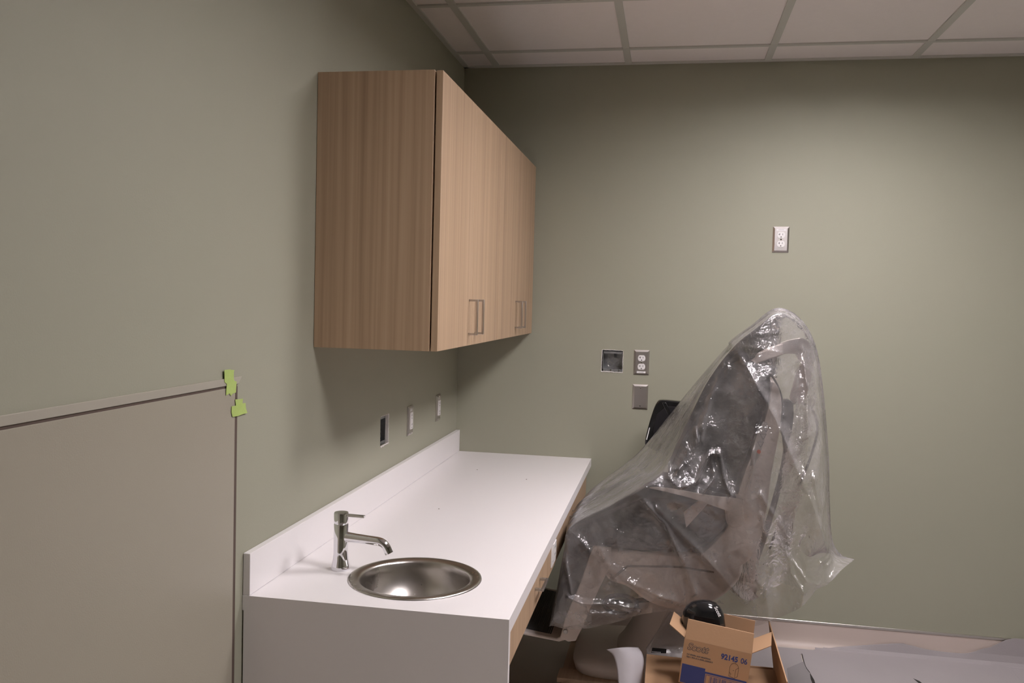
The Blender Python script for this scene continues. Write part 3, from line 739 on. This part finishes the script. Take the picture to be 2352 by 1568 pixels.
def res(P, n, soft=True):
    L = [0]
    q = spline(P, 8)
    # parameter by key index so that all rails stay in step
    out = []
    for i in range(n+1):
        t = i/n*(len(P)-1)*8; a = min(int(t), len(q)-2); out.append(q[a].lerp(q[a+1], t-a))
    return out
rA, rH, rF, rHf = res(A, NU), res(Hh, NU), res(Fb, NU), res(Hf, NU)
# creases on the near side, in photo pixels on the near plane: (x0,y0,x1,y1,half width m,height m)
CRE = [(1692, 799, 1735, 880, .010, .012), (1735, 880, 1790, 985, .012, .016), (1790, 985, 1845, 1110, .016, .020), (1845, 1110, 1900, 1265, .018, .020),
 (1672, 818, 1640, 900, .006, .010), (1640, 900, 1612, 985, .008, .012), (1676, 820, 1672, 870, .005, .006),
 (1692, 797, 1755, 803, .005, .008), (1755, 803, 1800, 812, .005, .006), (1695, 790, 1732, 770, .005, .008), (1732, 770, 1795, 764, .005, .007),
 (1790, 728, 1800, 755, .008, .010), (1800, 755, 1796, 765, .006, .006),
 (1600, 990, 1605, 1018, .006, .010), (1618, 988, 1612, 1015, .006, .010), (1600, 990, 1618, 988, .005, .008),
 (1628, 1046, 1602, 1104, .005, .016), (1630, 1046, 1640, 1080, .005, .010), (1652, 1046, 1664, 1100, .005, .014), (1664, 1100, 1678, 1135, .005, .012), (1630, 1044, 1652, 1044, .005, .012),
 (1600, 1105, 1560, 1114, .006, .010), (1535, 1090, 1556, 1113, .006, .012), (1516, 1090, 1540, 1078, .006, .012), (1540, 1078, 1562, 1074, .005, .010), (1562, 1074, 1548, 1094, .005, .008),
 (1640, 1080, 1638, 1100, .006, .012), (1638, 1100, 1612, 1130, .006, .012), (1728, 1030, 1728, 1070, .004, .010), (1728, 1070, 1715, 1120, .004, .010), (1680, 1135, 1672, 1150, .006, .010),
 (1745, 1133, 1780, 1185, .006, .014), (1780, 1185, 1817, 1240, .005, .012), (1748, 1180, 1755, 1220, .008, .012), (1755, 1220, 1772, 1262, .008, .014), (1772, 1262, 1775, 1278, .008, .014),
 (1776, 1232, 1780, 1262, .005, .012), (1780, 1262, 1800, 1278, .005, .012), (1790, 1240, 1815, 1285, .006, .016), (1815, 1285, 1820, 1320, .006, .014), (1820, 1320, 1845, 1360, .006, .012), (1822, 1290, 1850, 1330, .006, .010), (1850, 1330, 1880, 1342, .006, .008),
 (1470, 1130, 1530, 1200, .010, .016), (1530, 1200, 1570, 1290, .010, .018), (1570, 1290, 1596, 1370, .010, .012), (1510, 1160, 1600, 1260, .012, .014), (1600, 1260, 1660, 1330, .012, .016), (1660, 1330, 1715, 1395, .012, .014),
 (1640, 1300, 1660, 1330, .010, .012), (1770, 1280, 1740, 1310, .010, .010), (1740, 1310, 1700, 1325, .012, .010),
 (1762, 1380, 1768, 1350, .006, .012), (1768, 1350, 1790, 1300, .010, .008),
 (1310, 1360, 1340, 1374, .006, .016), (1340, 1374, 1400, 1378, .006, .016), (1400, 1378, 1470, 1396, .010, .014), (1354, 1398, 1430, 1410, .008, .012), (1348, 1373, 1354, 1400, .006, .010),
 (1300, 1280, 1316, 1355, .006, .010), (1310, 1215, 1360, 1260, .008, .010), (1320, 1215, 1350, 1250, .006, .008),
 (1410, 1300, 1500, 1370, .012, .010), (1430, 1320, 1560, 1390, .012, .012), (1380, 1250, 1420, 1330, .012, .008),
 (1485, 1130, 1490, 1170, .008, .008), (1855, 800, 1862, 900, .006, .010), (1862, 900, 1855, 1050, .006, .010), (1855, 1050, 1850, 1090, .006, .008),
 (1870, 1100, 1880, 1200, .014, .014), (1885, 1290, 1920, 1280, .010, .012), (1905, 1300, 1950, 1290, .008, .010)]
SEG = []
for x0, y0, x1, y1, wd, hh in CRE:
    a, b = at(x0, y0, YF), at(x1, y1, YF); SEG.append((a.x, a.z, b.x, b.z, wd*1.15, hh*1.25))
def crease(x, z):
    h = 0
    for ax, az, bx_, bz, wd, hh in SEG:
        if x < min(ax, bx_)-wd*4 or x > max(ax, bx_)+wd*4 or z < min(az, bz)-wd*4 or z > max(az, bz)+wd*4: continue
        dx, dz = bx_-ax, bz-az; L2 = dx*dx+dz*dz
        tt = ((x-ax)*dx+(z-az)*dz)/L2; tc = max(0, min(1, tt))
        d = math.hypot(x-ax-dx*tc, z-az-dz*tc)
        h = max(h, hh*1.2*math.exp(-(d/wd)**1.35))
    return h
ARM = (at(1470, 1112, YF), at(1710, 1160, YF))
def armtent(x, z):
    a, b = ARM; dx, dz = b.x-a.x, b.z-a.z; tc = max(0, min(1, ((x-a.x)*dx+(z-a.z)*dz)/(dx*dx+dz*dz)))
    d = math.hypot(x-a.x-dx*tc, z-a.z-dz*tc)
    return .055*math.exp(-(d/.075)**2)
def ridged(p, s):
    v = noise.noise(p*s); return 1-abs(v)*2
bm = B(); cols = []
NB, NNR, NFR = 36, 200, 30
for i in range(NU+1):
    a, h, f, hf = rA[i], rH[i], rF[i], rHf[i]
    u = i/NU; col = []
    endf = min(1, (NU-i)/24)
    # near hem -> near ridge
    for k in range(NNR):
        s = k/NNR; p = h.lerp(a, s)
        bul = math.sin(PI*s)*(.034+.05*max(0, min(1, (u-.47)/.06))*max(0, min(1, (.93-u)/.2)))
        n3 = noise.noise(Vector((p.x*5, 3.1, p.z*5)))*.012+ridged(Vector((p.x*1.0, 9., p.z*.6)), 9)*.009+ridged(Vector((p.x*1.0, 1.7, p.z*.8)), 22)*.0045+ridged(Vector((p.x+.3*p.z, 4.7, p.z*.7)), 48)*.0006
        edge = min(1, (1-s)*6)*min(1, s*8+.25)
        off = bul*(1-.6*armtent(p.x, p.z)/.055)+armtent(p.x, p.z)+(n3+crease(p.x, p.z))*edge
        jx = noise.noise(Vector((p.x*14, p.z*14, 5)))*.004
        col.append(Vector((p.x+jx*edge, p.y-off*endf, p.z)))
    # band across the top: long soft pleats running along the slope
    for k in range(NB+1):
        s = k/NB; p = a.lerp(f, s)
        nrm = Vector((0, 0, 1))
        pl = (noise.noise(Vector((s*7, u*5, 2)))*.008+ridged(Vector((s*6, u*2.5, 7)), 2.6)*.009)*math.sin(PI*s)
        sag = -.010*math.sin(PI*s) if .28 < u < .47 else .004*math.sin(PI*s)
        t_ = (rA[min(NU, i+1)]-rA[max(0, i-1)]); nn = Vector((-t_.z, 0, t_.x)); nn = nn.normalized() if nn.length > 1e-6 else nrm
        col.append(p+nn*(pl+sag)*endf)
    for k in range(1, NFR+1):
        s = k/NFR; p = f.lerp(hf, s)
        n3 = noise.noise(Vector((p.x*5, 33.1, p.z*5)))*.02+ridged(Vector((p.x, 19., p.z*.6)), 9)*.008
        col.append(Vector((p.x, p.y+n3*min(1, s*5)*endf, p.z)))
    cols.append([bm.verts.new(p) for p in col])
for a, b in zip(cols, cols[1:]):
    for k in range(len(a)-1): bm.faces.new([a[k], b[k], b[k+1], a[k+1]])
bmesh.ops.remove_doubles(bm, verts=bm.verts, dist=1e-5)
dr = link('plastic_sheet', bm, M['film'], smooth=True, autos=180)
tag(dr, 'large wrinkled clear plastic sheet draped over the medical chair', 'plastic sheet')
# ---- knot of plastic at the peak
bm = B(); c = at(1793, 724, -.87); pk = []
for j in range(7):
    s = j/6; r = .020*(1-s)**.7+.003
    pk.append([bm.verts.new(c+Vector((r*math.cos(a)*(1+.4*math.sin(3*a+j)) - .01*s, r*math.sin(a)*1.4, .020*s-.006))) for a in [2*PI*k/18 for k in range(18)]])
for a, b in zip(pk, pk[1:]):
    for k in range(18): bm.faces.new([a[k], a[(k+1) % 18], b[(k+1) % 18], b[k]])
link('gathered_peak', bm, M['film'], dr, smooth=True)

# ------------------------------------------------------------------ cartons, paper, bag at the foot of the chair
CZ = .30
ct2 = thing('cardboard_carton', 'big plain tan carton with one side flap raised, under the small box', 'box', (1.16, -1.25, 0))
x0, x1, y0, y1 = .948, 1.375, -1.50, -1.022
bm = B(); w_ = .004
box(bm, x0, x0+w_, y0, y1, 0, CZ); box(bm, x1-w_, x1, y0, y1, 0, CZ); box(bm, x0+w_, x1-w_, y0, y0+w_, 0, CZ); box(bm, x0+w_, x1-w_, y1-w_, y1, 0, CZ); box(bm, x0+w_, x1-w_, y0+w_, y1-w_, 0, w_)
link('body', bm, M['board'], ct2, bevel=.001)
bm = B(); prism(bm, [(x0, y0, CZ+.001), (1.17, y0, CZ-.002), (1.17, y1, CZ-.002), (x0, y1, CZ+.001)], (0, 0, .004)); link('top_flap', bm, M['board'], ct2, bevel=.001)
bm = B(); prism(bm, [(1.172, y0+.01, CZ-.012), (x1-w_, y0+.01, CZ-.006), (x1-w_, y1-.01, CZ-.006), (1.172, y1-.01, CZ-.012)], (0, 0, .004)); link('top_flap', bm, M['board'], ct2, bevel=.001)
ft = at(1766, 1424, y1); fb = Vector((x1-.002, y1, CZ))
bm = B(); prism(bm, [(fb.x, y1, CZ), (ft.x-.002, y1, ft.z), (ft.x-.004, y0, ft.z-.004), (fb.x, y0, CZ)], (.004, 0, 0)); link('side_flap', bm, M['board'], ct2, bevel=.001)

# small printed box, tilted
sb = thing('cardboard_box', 'small printed brown box with open flaps holding a black dispenser', 'box')
sb['_local'] = 1
bl, brr = at(1556, 1560, -1.28), at(1716, 1588, -1.28)
ang = 0.10
bw, bh, bd = .207, .143, .13
sb.location = (bl.x+.003, -1.28, CZ+.0285); sb.rotation_euler = (0, ang, math.radians(-7))
w_ = .003
bm = B(); box(bm, 0, bw, 0, w_, 0, bh); box(bm, 0, bw, bd-w_, bd, 0, bh); box(bm, 0, w_, w_, bd-w_, 0, bh); box(bm, bw-w_, bw, w_, bd-w_, 0, bh); box(bm, w_, bw-w_, w_, bd-w_, 0, w_)
link('body', bm, M['board'], sb, bevel=.0008)
def flap(name, pts, off, m='board'):
    return link(name, prism(B(), pts, off), M[m], sb, bevel=.0006)
flap('front_flap', [(0.001, 0, bh), (bw-.001, 0, bh), (bw-.002, .012, bh+.060), (.002, .012, bh+.060)], (0, .003, 0), 'board')
flap('back_flap', [(0.001, bd, bh), (bw-.001, bd, bh), (bw-.002, bd+.008, bh+.058), (.002, bd+.008, bh+.058)], (0, -.003, 0), 'boardin')
flap('side_flap', [(0, .004, bh), (0, bd-.004, bh), (-.052, bd-.006, bh+.030), (-.052, .006, bh+.030)], (0, 0, .003), 'board')
flap('side_flap', [(bw, .004, bh), (bw, bd-.004, bh), (bw+.052, bd-.006, bh+.036), (bw+.052, .006, bh+.036)], (0, 0, .003), 'board')
# print on the front face: local x right, z up, facing -y
FM = Matrix(((1, 0, 0, 0), (0, 0, -1, -.0003), (0, 1, 0, 0), (0, 0, 0, 1)))
def TM(x, z): return Matrix.Translation((x, 0, z)) @ FM
grayink = mat('grey_brown_print', (.15, .115, .10), .7)
text_mesh('printed_logo', 'Scott', .030, grayink, sb, TM(.012, .112), .0002, .0016, .25)
text_mesh('printed_logo', 'Scott', .030, M['board'], sb, TM(.0125, .1123) @ Matrix.Translation((0, 0, .0003)), .0002, -.0003, .25)
text_mesh('printed_number', '92145', .0235, M['blue'], sb, TM(.117, .107), .0002, .0008, 0, xs=.88)
text_mesh('printed_number', '06', .0235, M['blue'], sb, TM(.1765, .107), .0002, .0003, 0, xs=.88)
bm = B(); rc = random.Random(5)
for zz, x1_ in ((.094, .085), (.086, .092)):
    x = .014
    while x < x1_: ww = rc.uniform(.0012, .0030); box(bm, x, x+ww, -.0006, 0, zz, zz+rc.uniform(.0036, .0050)); x += ww+rc.choice([.0005, .0006, .0022])
link('printed_caption', bm, grayink, sb)
bm = B(); box(bm, .004, .076, -.0006, 0, .003, .063); box(bm, .076, .203, -.0006, 0, .003, .054)
link('printed_band', bm, M['blue'], sb)
bm = B(); box(bm, .078, .198, -.0010, -.0004, .010, .048); link('barcode_field', bm, M['board'], sb)
bm = B()
for a in ((.080, .196, .0445, .046), (.080, .196, .012, .0135), (.080, .0815, .012, .046), (.1945, .196, .012, .046)): box(bm, a[0], a[1], -.0014, -.0010, a[2], a[3])
x = .092
rnd = random.Random(3)
while x < .182:
    ww = rnd.choice([.0008, .0012, .002]); box(bm, x, x+ww, -.0014, -.0010, .016, .042); x += ww+rnd.choice([.0009, .0014, .0022])
link('barcode', bm, M['blue'], sb)
bm = B()       # outline drawing of a dispenser
ox, oz = .148, .059
for lst in ([(0, 0), (0, .030), (.004, .040), (.013, .044), (.022, .040), (.026, .030), (.026, .004), (.018, -.004), (0, 0)], [(.018, -.004), (.018, .024), (.026, .032)], [(0, .012), (.006, .008), (.004, .002)], [(.010, .020), (.014, .020)]):
    tube(bm, [(ox+a, -.0004, oz+b) for a, b in lst], .0005, 5)
link('printed_drawing', bm, M['brownink'], sb)
# dispenser
dp = thing('soap_dispenser', 'glossy black rounded dispenser sticking out of the small printed box', 'dispenser', (0, 0, 0))
c0 = at(1606, 1450, -1.20)
c0 += Vector((0, 0, .035)); dp.location = c0
bm = B(); rings = []
prof = [(-.05, .050, .036), (-.02, .053, .038), (.01, .053, .038), (.030, .048, .035), (.045, .038, .028), (.054, .024, .018), (.058, .008, .006)]
axis = Vector((-.18, .0, 1)).normalized(); sx_ = Vector((1, -.10, .18)).normalized(); sy_ = axis.cross(sx_)
for h_, rx, ry in prof:
    rings.append([bm.verts.new(c0+axis*h_*1.08+Vector((.012, 0, .006))+sx_*rx*1.26*math.copysign(abs(math.cos(a))**.8, math.cos(a))+sy_*ry*math.copysign(abs(math.sin(a))**.8, math.sin(a))) for a in [2*PI*k/40 for k in range(40)]])
for a, b in zip(rings, rings[1:]):
    for k in range(40): bm.faces.new([a[k], a[(k+1) % 40], b[(k+1) % 40], b[k]])
bm.faces.new(rings[0]); bm.faces.new(rings[-1])
link('cover', bm, M['glossblack'], dp, smooth=True, autos=80)
bm = B(); c1 = at(1578, 1424, -1.175)
bmesh.ops.create_uvsphere(bm, u_segments=32, v_segments=16, radius=1, matrix=Matrix.Translation(c1) @ Matrix.Rotation(.5, 4, 'Y') @ Matrix.Diagonal((.022, .028, .034, 1)))
link('back_housing', bm, M['glossblack'], dp, smooth=True)
lp = at(1640, 1394, -1.243)
mw = Matrix.Translation(lp) @ Matrix.Rotation(math.radians(62), 4, 'Y') @ Matrix.Rotation(math.radians(65), 4, 'X')
text_mesh('printed_logo', 'Scott', .016, M['white'], dp, mw, .0003, .0003, .2)

# white curled paper
def sheet(name, rows, m, smoothit=True, solid=.0006):
    bm = B(); g = [[bm.verts.new(p) for p in r] for r in rows]
    for a, b in zip(g, g[1:]):
        for k in range(len(a)-1): bm.faces.new([a[k], a[k+1], b[k+1], b[k]])
    return link(name, bm, m, smooth=smoothit, autos=70, solid=solid, recalc=False)
rows = []
L_ = spline([at(1393, 1491, -1.05), at(1408, 1504, -1.055), at(1416, 1530, -1.07), at(1420, 1568, -1.09), at(1424, 1640, -1.12), at(1430, 1690, -1.15)], 6)
R_ = spline([at(1466, 1486, -1.02), at(1475, 1500, -1.035), at(1479, 1520, -1.05), at(1478, 1560, -1.07), at(1472, 1640, -1.10), at(1470, 1690, -1.12)], 6)
for a, b in zip(L_, R_):
    row = []
    for k in range(17):
        s = k/16; p = a.lerp(b, s); q = math.sin(PI*s)
        row.append(p+Vector((0, -.022*q, .012*q*max(0, 1-(L_[0].z-a.z)/.06))))
    rows.append(row)
zmin = min(p.z for r in rows for p in r)
o = sheet('paper_sheet', rows, M['paper'])
tag(o, 'white sheet of paper curling over beside the big carton', 'paper')

# clear bag with papers leaning on the chair base
bagpx = [(1543, 1398), (1566, 1420), (1560, 1470), (1560, 1530), (1486, 1530), (1478, 1500), (1470, 1488), (1505, 1445)]
bg = thing('document_bag', 'clear plastic bag of white papers leaning between chair base and carton', 'bag', at(1520, 1500, -.93))
lean = Vector((0, .02, 0))
pp = [at(x, y, -.985+(1530-y)*.0007) for x, y in [(1540, 1405), (1600, 1430), (1600, 1535), (1490, 1535), (1484, 1490)]]
link('papers', prism(B(), pp, (0, .012, 0)), mat('greyish_paper', (.88, .84, .84), .7), bg, bevel=.002)
bm = B(); g = []
for j in range(25):
    r = []
    for i in range(25):
        u, v = i/24, j/24
        x = (1-v)*(1468+u*130)+v*(1535+u*75); y = 1540-v*(145-u*12)
        p = at(x, y, -.998+(1530-y)*.0007)
        p.y -= .004+abs(noise.noise(Vector((u*5, v*5, 1))))*.014
        r.append(bm.verts.new(p))
    g.append(r)
for a, b in zip(g, g[1:]):
    for k in range(24): bm.faces.new([a[k], a[k+1], b[k+1], b[k]])
link('bag_film', bm, M['film2'], bg, smooth=True, autos=180)
q0 = at(1494, 1492, -.990)
bm = B(); pr = [at(1498, 1487, -.990), at(1531, 1490, -.990), at(1530, 1500, -.990), at(1496, 1499, -.990)]
prism(bm, pr, (0, .001, 0)); lbo = link('printed_label', bm, M['ink'], bg)
bm = B()
for k in range(7): box(bm, q0.x+.006+k*.0045, q0.x+.0085+k*.0045, -.9915, -.9905, q0.z-.0085, q0.z-.0035)
link('printed_marks', bm, M['white'], bg)

# ------------------------------------------------------------------ floor paper
def floor_sheet(outline, wallprof, label, z=.002, name='floor_paper'):
    """outline: floor polygon (x,y) clockwise ; wallprof: list of (x, height up the cove) for the wall side"""
    bm = B()
    vs = [bm.verts.new((x, y, z+.0006*math.sin(x*9+y*7))) for x, y in outline]
    bm.faces.new(vs)
    if wallprof:
        g = []
        for (x, h) in wallprof:
            r = [(x, -.040, z), (x, -.030, z+.003)]
            if h > .004: r += [(x, -.0205, max(z+.003, min(h, .016))), (x, -.0135, max(z+.004, min(h, .045))), (x, -.0115, max(z+.005, h))]
            else: r += [(x, -.028, z+.004)]*3
            g.append([bm.verts.new(p) for p in r])
        for a, b in zip(g, g[1:]):
            for k in range(4):
                try: bm.faces.new([a[k], a[k+1], b[k+1], b[k]])
                except Exception: pass
    o = link(name, bm, M['ramboard'], solid=.0009, smooth=False)
    tag(o, label, 'floor paper', 'grey paper laid over the floor'); return o
def fz(px, py): p = atz(px, py, .003); return (p.x, p.y)
def wz(px, py): p = at(px, py, -.012); return (p.x, max(.0, p.z))
c1 = [fz(1842, 1502), fz(1850, 1532), fz(1872, 1568), fz(1900, 1640)]
def prof_s(lst, n=10):
    q = spline([Vector((a, 0, b)) for a, b in lst], n); return [(v.x, max(0, v.z)) for v in q]
wp = prof_s([wz(1870, 1490), wz(1900, 1487), wz(1960, 1483), wz(2060, 1477), wz(2085, 1480), wz(2135, 1492), wz(2214, 1500), wz(2255, 1490), wz(2275, 1486)])
wp2 = prof_s([wz(2275, 1486), wz(2300, 1474), wz(2320, 1467), wz(2352, 1468), (2.75, .10), (3.2, .11)])
xa = wp[0][0]; xb = wp[-1][0]
cr2 = [fz(2290, 1503), fz(2320, 1532), fz(2345, 1562), fz(2400, 1650)]
floor_sheet([(xa, -.040), (xb, -.040)]+cr2+[(cr2[-1][0]+.1, -1.4), (c1[-1][0]+.05, -1.4)]+c1[::-1], wp, 'wide grey protective paper covering the floor at the right', .004)
floor_sheet([(xb-.02, -.040), (3.6, -.040), (3.6, -3.0), (c1[-1][0], -3.0), (c1[-1][0]+.05, -1.35), (cr2[-1][0]+.1, -1.35)]+cr2[::-1], wp2, 'grey protective paper in the far right corner riding up the skirting', .0012)
lx = at(1760, 1480, -.04).x
floor_sheet([(1.25, -.05), (lx, -.045), (xa-.004, -.045)]+[(x-.006, y) for x, y in c1]+[(c1[-1][0]-.01, -1.4), (1.45, -1.4), (1.45, -1.0), (1.25, -1.0)], None, 'grey protective paper between the cardboard box and wide floor paper', .0012)
tri = [fz(1808, 1535), fz(1846, 1519), fz(1862, 1552), fz(1869, 1568), fz(1878, 1600), fz(1820, 1620)]
bm = B(); prism(bm, [(x, y, .0035) for x, y in tri], (0, 0, .001)); tag(link('paper_scrap', bm, mat('darker_grey_paper', (.27, .25, .255), .8, var=.05)), 'darker grey scrap of paper lying beside the cardboard box', 'paper scrap')
# thin folds in the paper
def fold(px, label):
    bm = B(); pts = spline([Vector((*fz(*p), .0052)) for p in px], 6)
    tube(bm, pts, [.0012]*len(pts), 6); tag(link('paper_tear', bm, M['dark']), label, 'tear', 'dark tears in the floor paper')
fold([(1842, 1502), (1850, 1530), (1860, 1545)], 'upper dark tear line in the grey floor paper')
bm = B(); prism(bm, [(*fz(*p), .0048) for p in ((1860, 1545), (1870, 1562), (1876, 1580), (1870, 1580), (1862, 1560))], (0, 0, .0005)); tag(link('paper_tear', bm, M['dark']), 'wider dark tear at the bottom edge beside the scrap', 'tear', 'dark tears in the floor paper')
bm = B(); prism(bm, [(*fz(*p), .0052) for p in ((2098, 1559), (2112, 1565), (2126, 1576), (2116, 1574))], (0, 0, .0005)); tag(link('paper_tear', bm, M['dark']), 'short dark tear in the middle of the wide floor paper', 'tear', 'dark tears in the floor paper')

for o in bpy.data.objects:
    if '_local' in o: del o['_local']
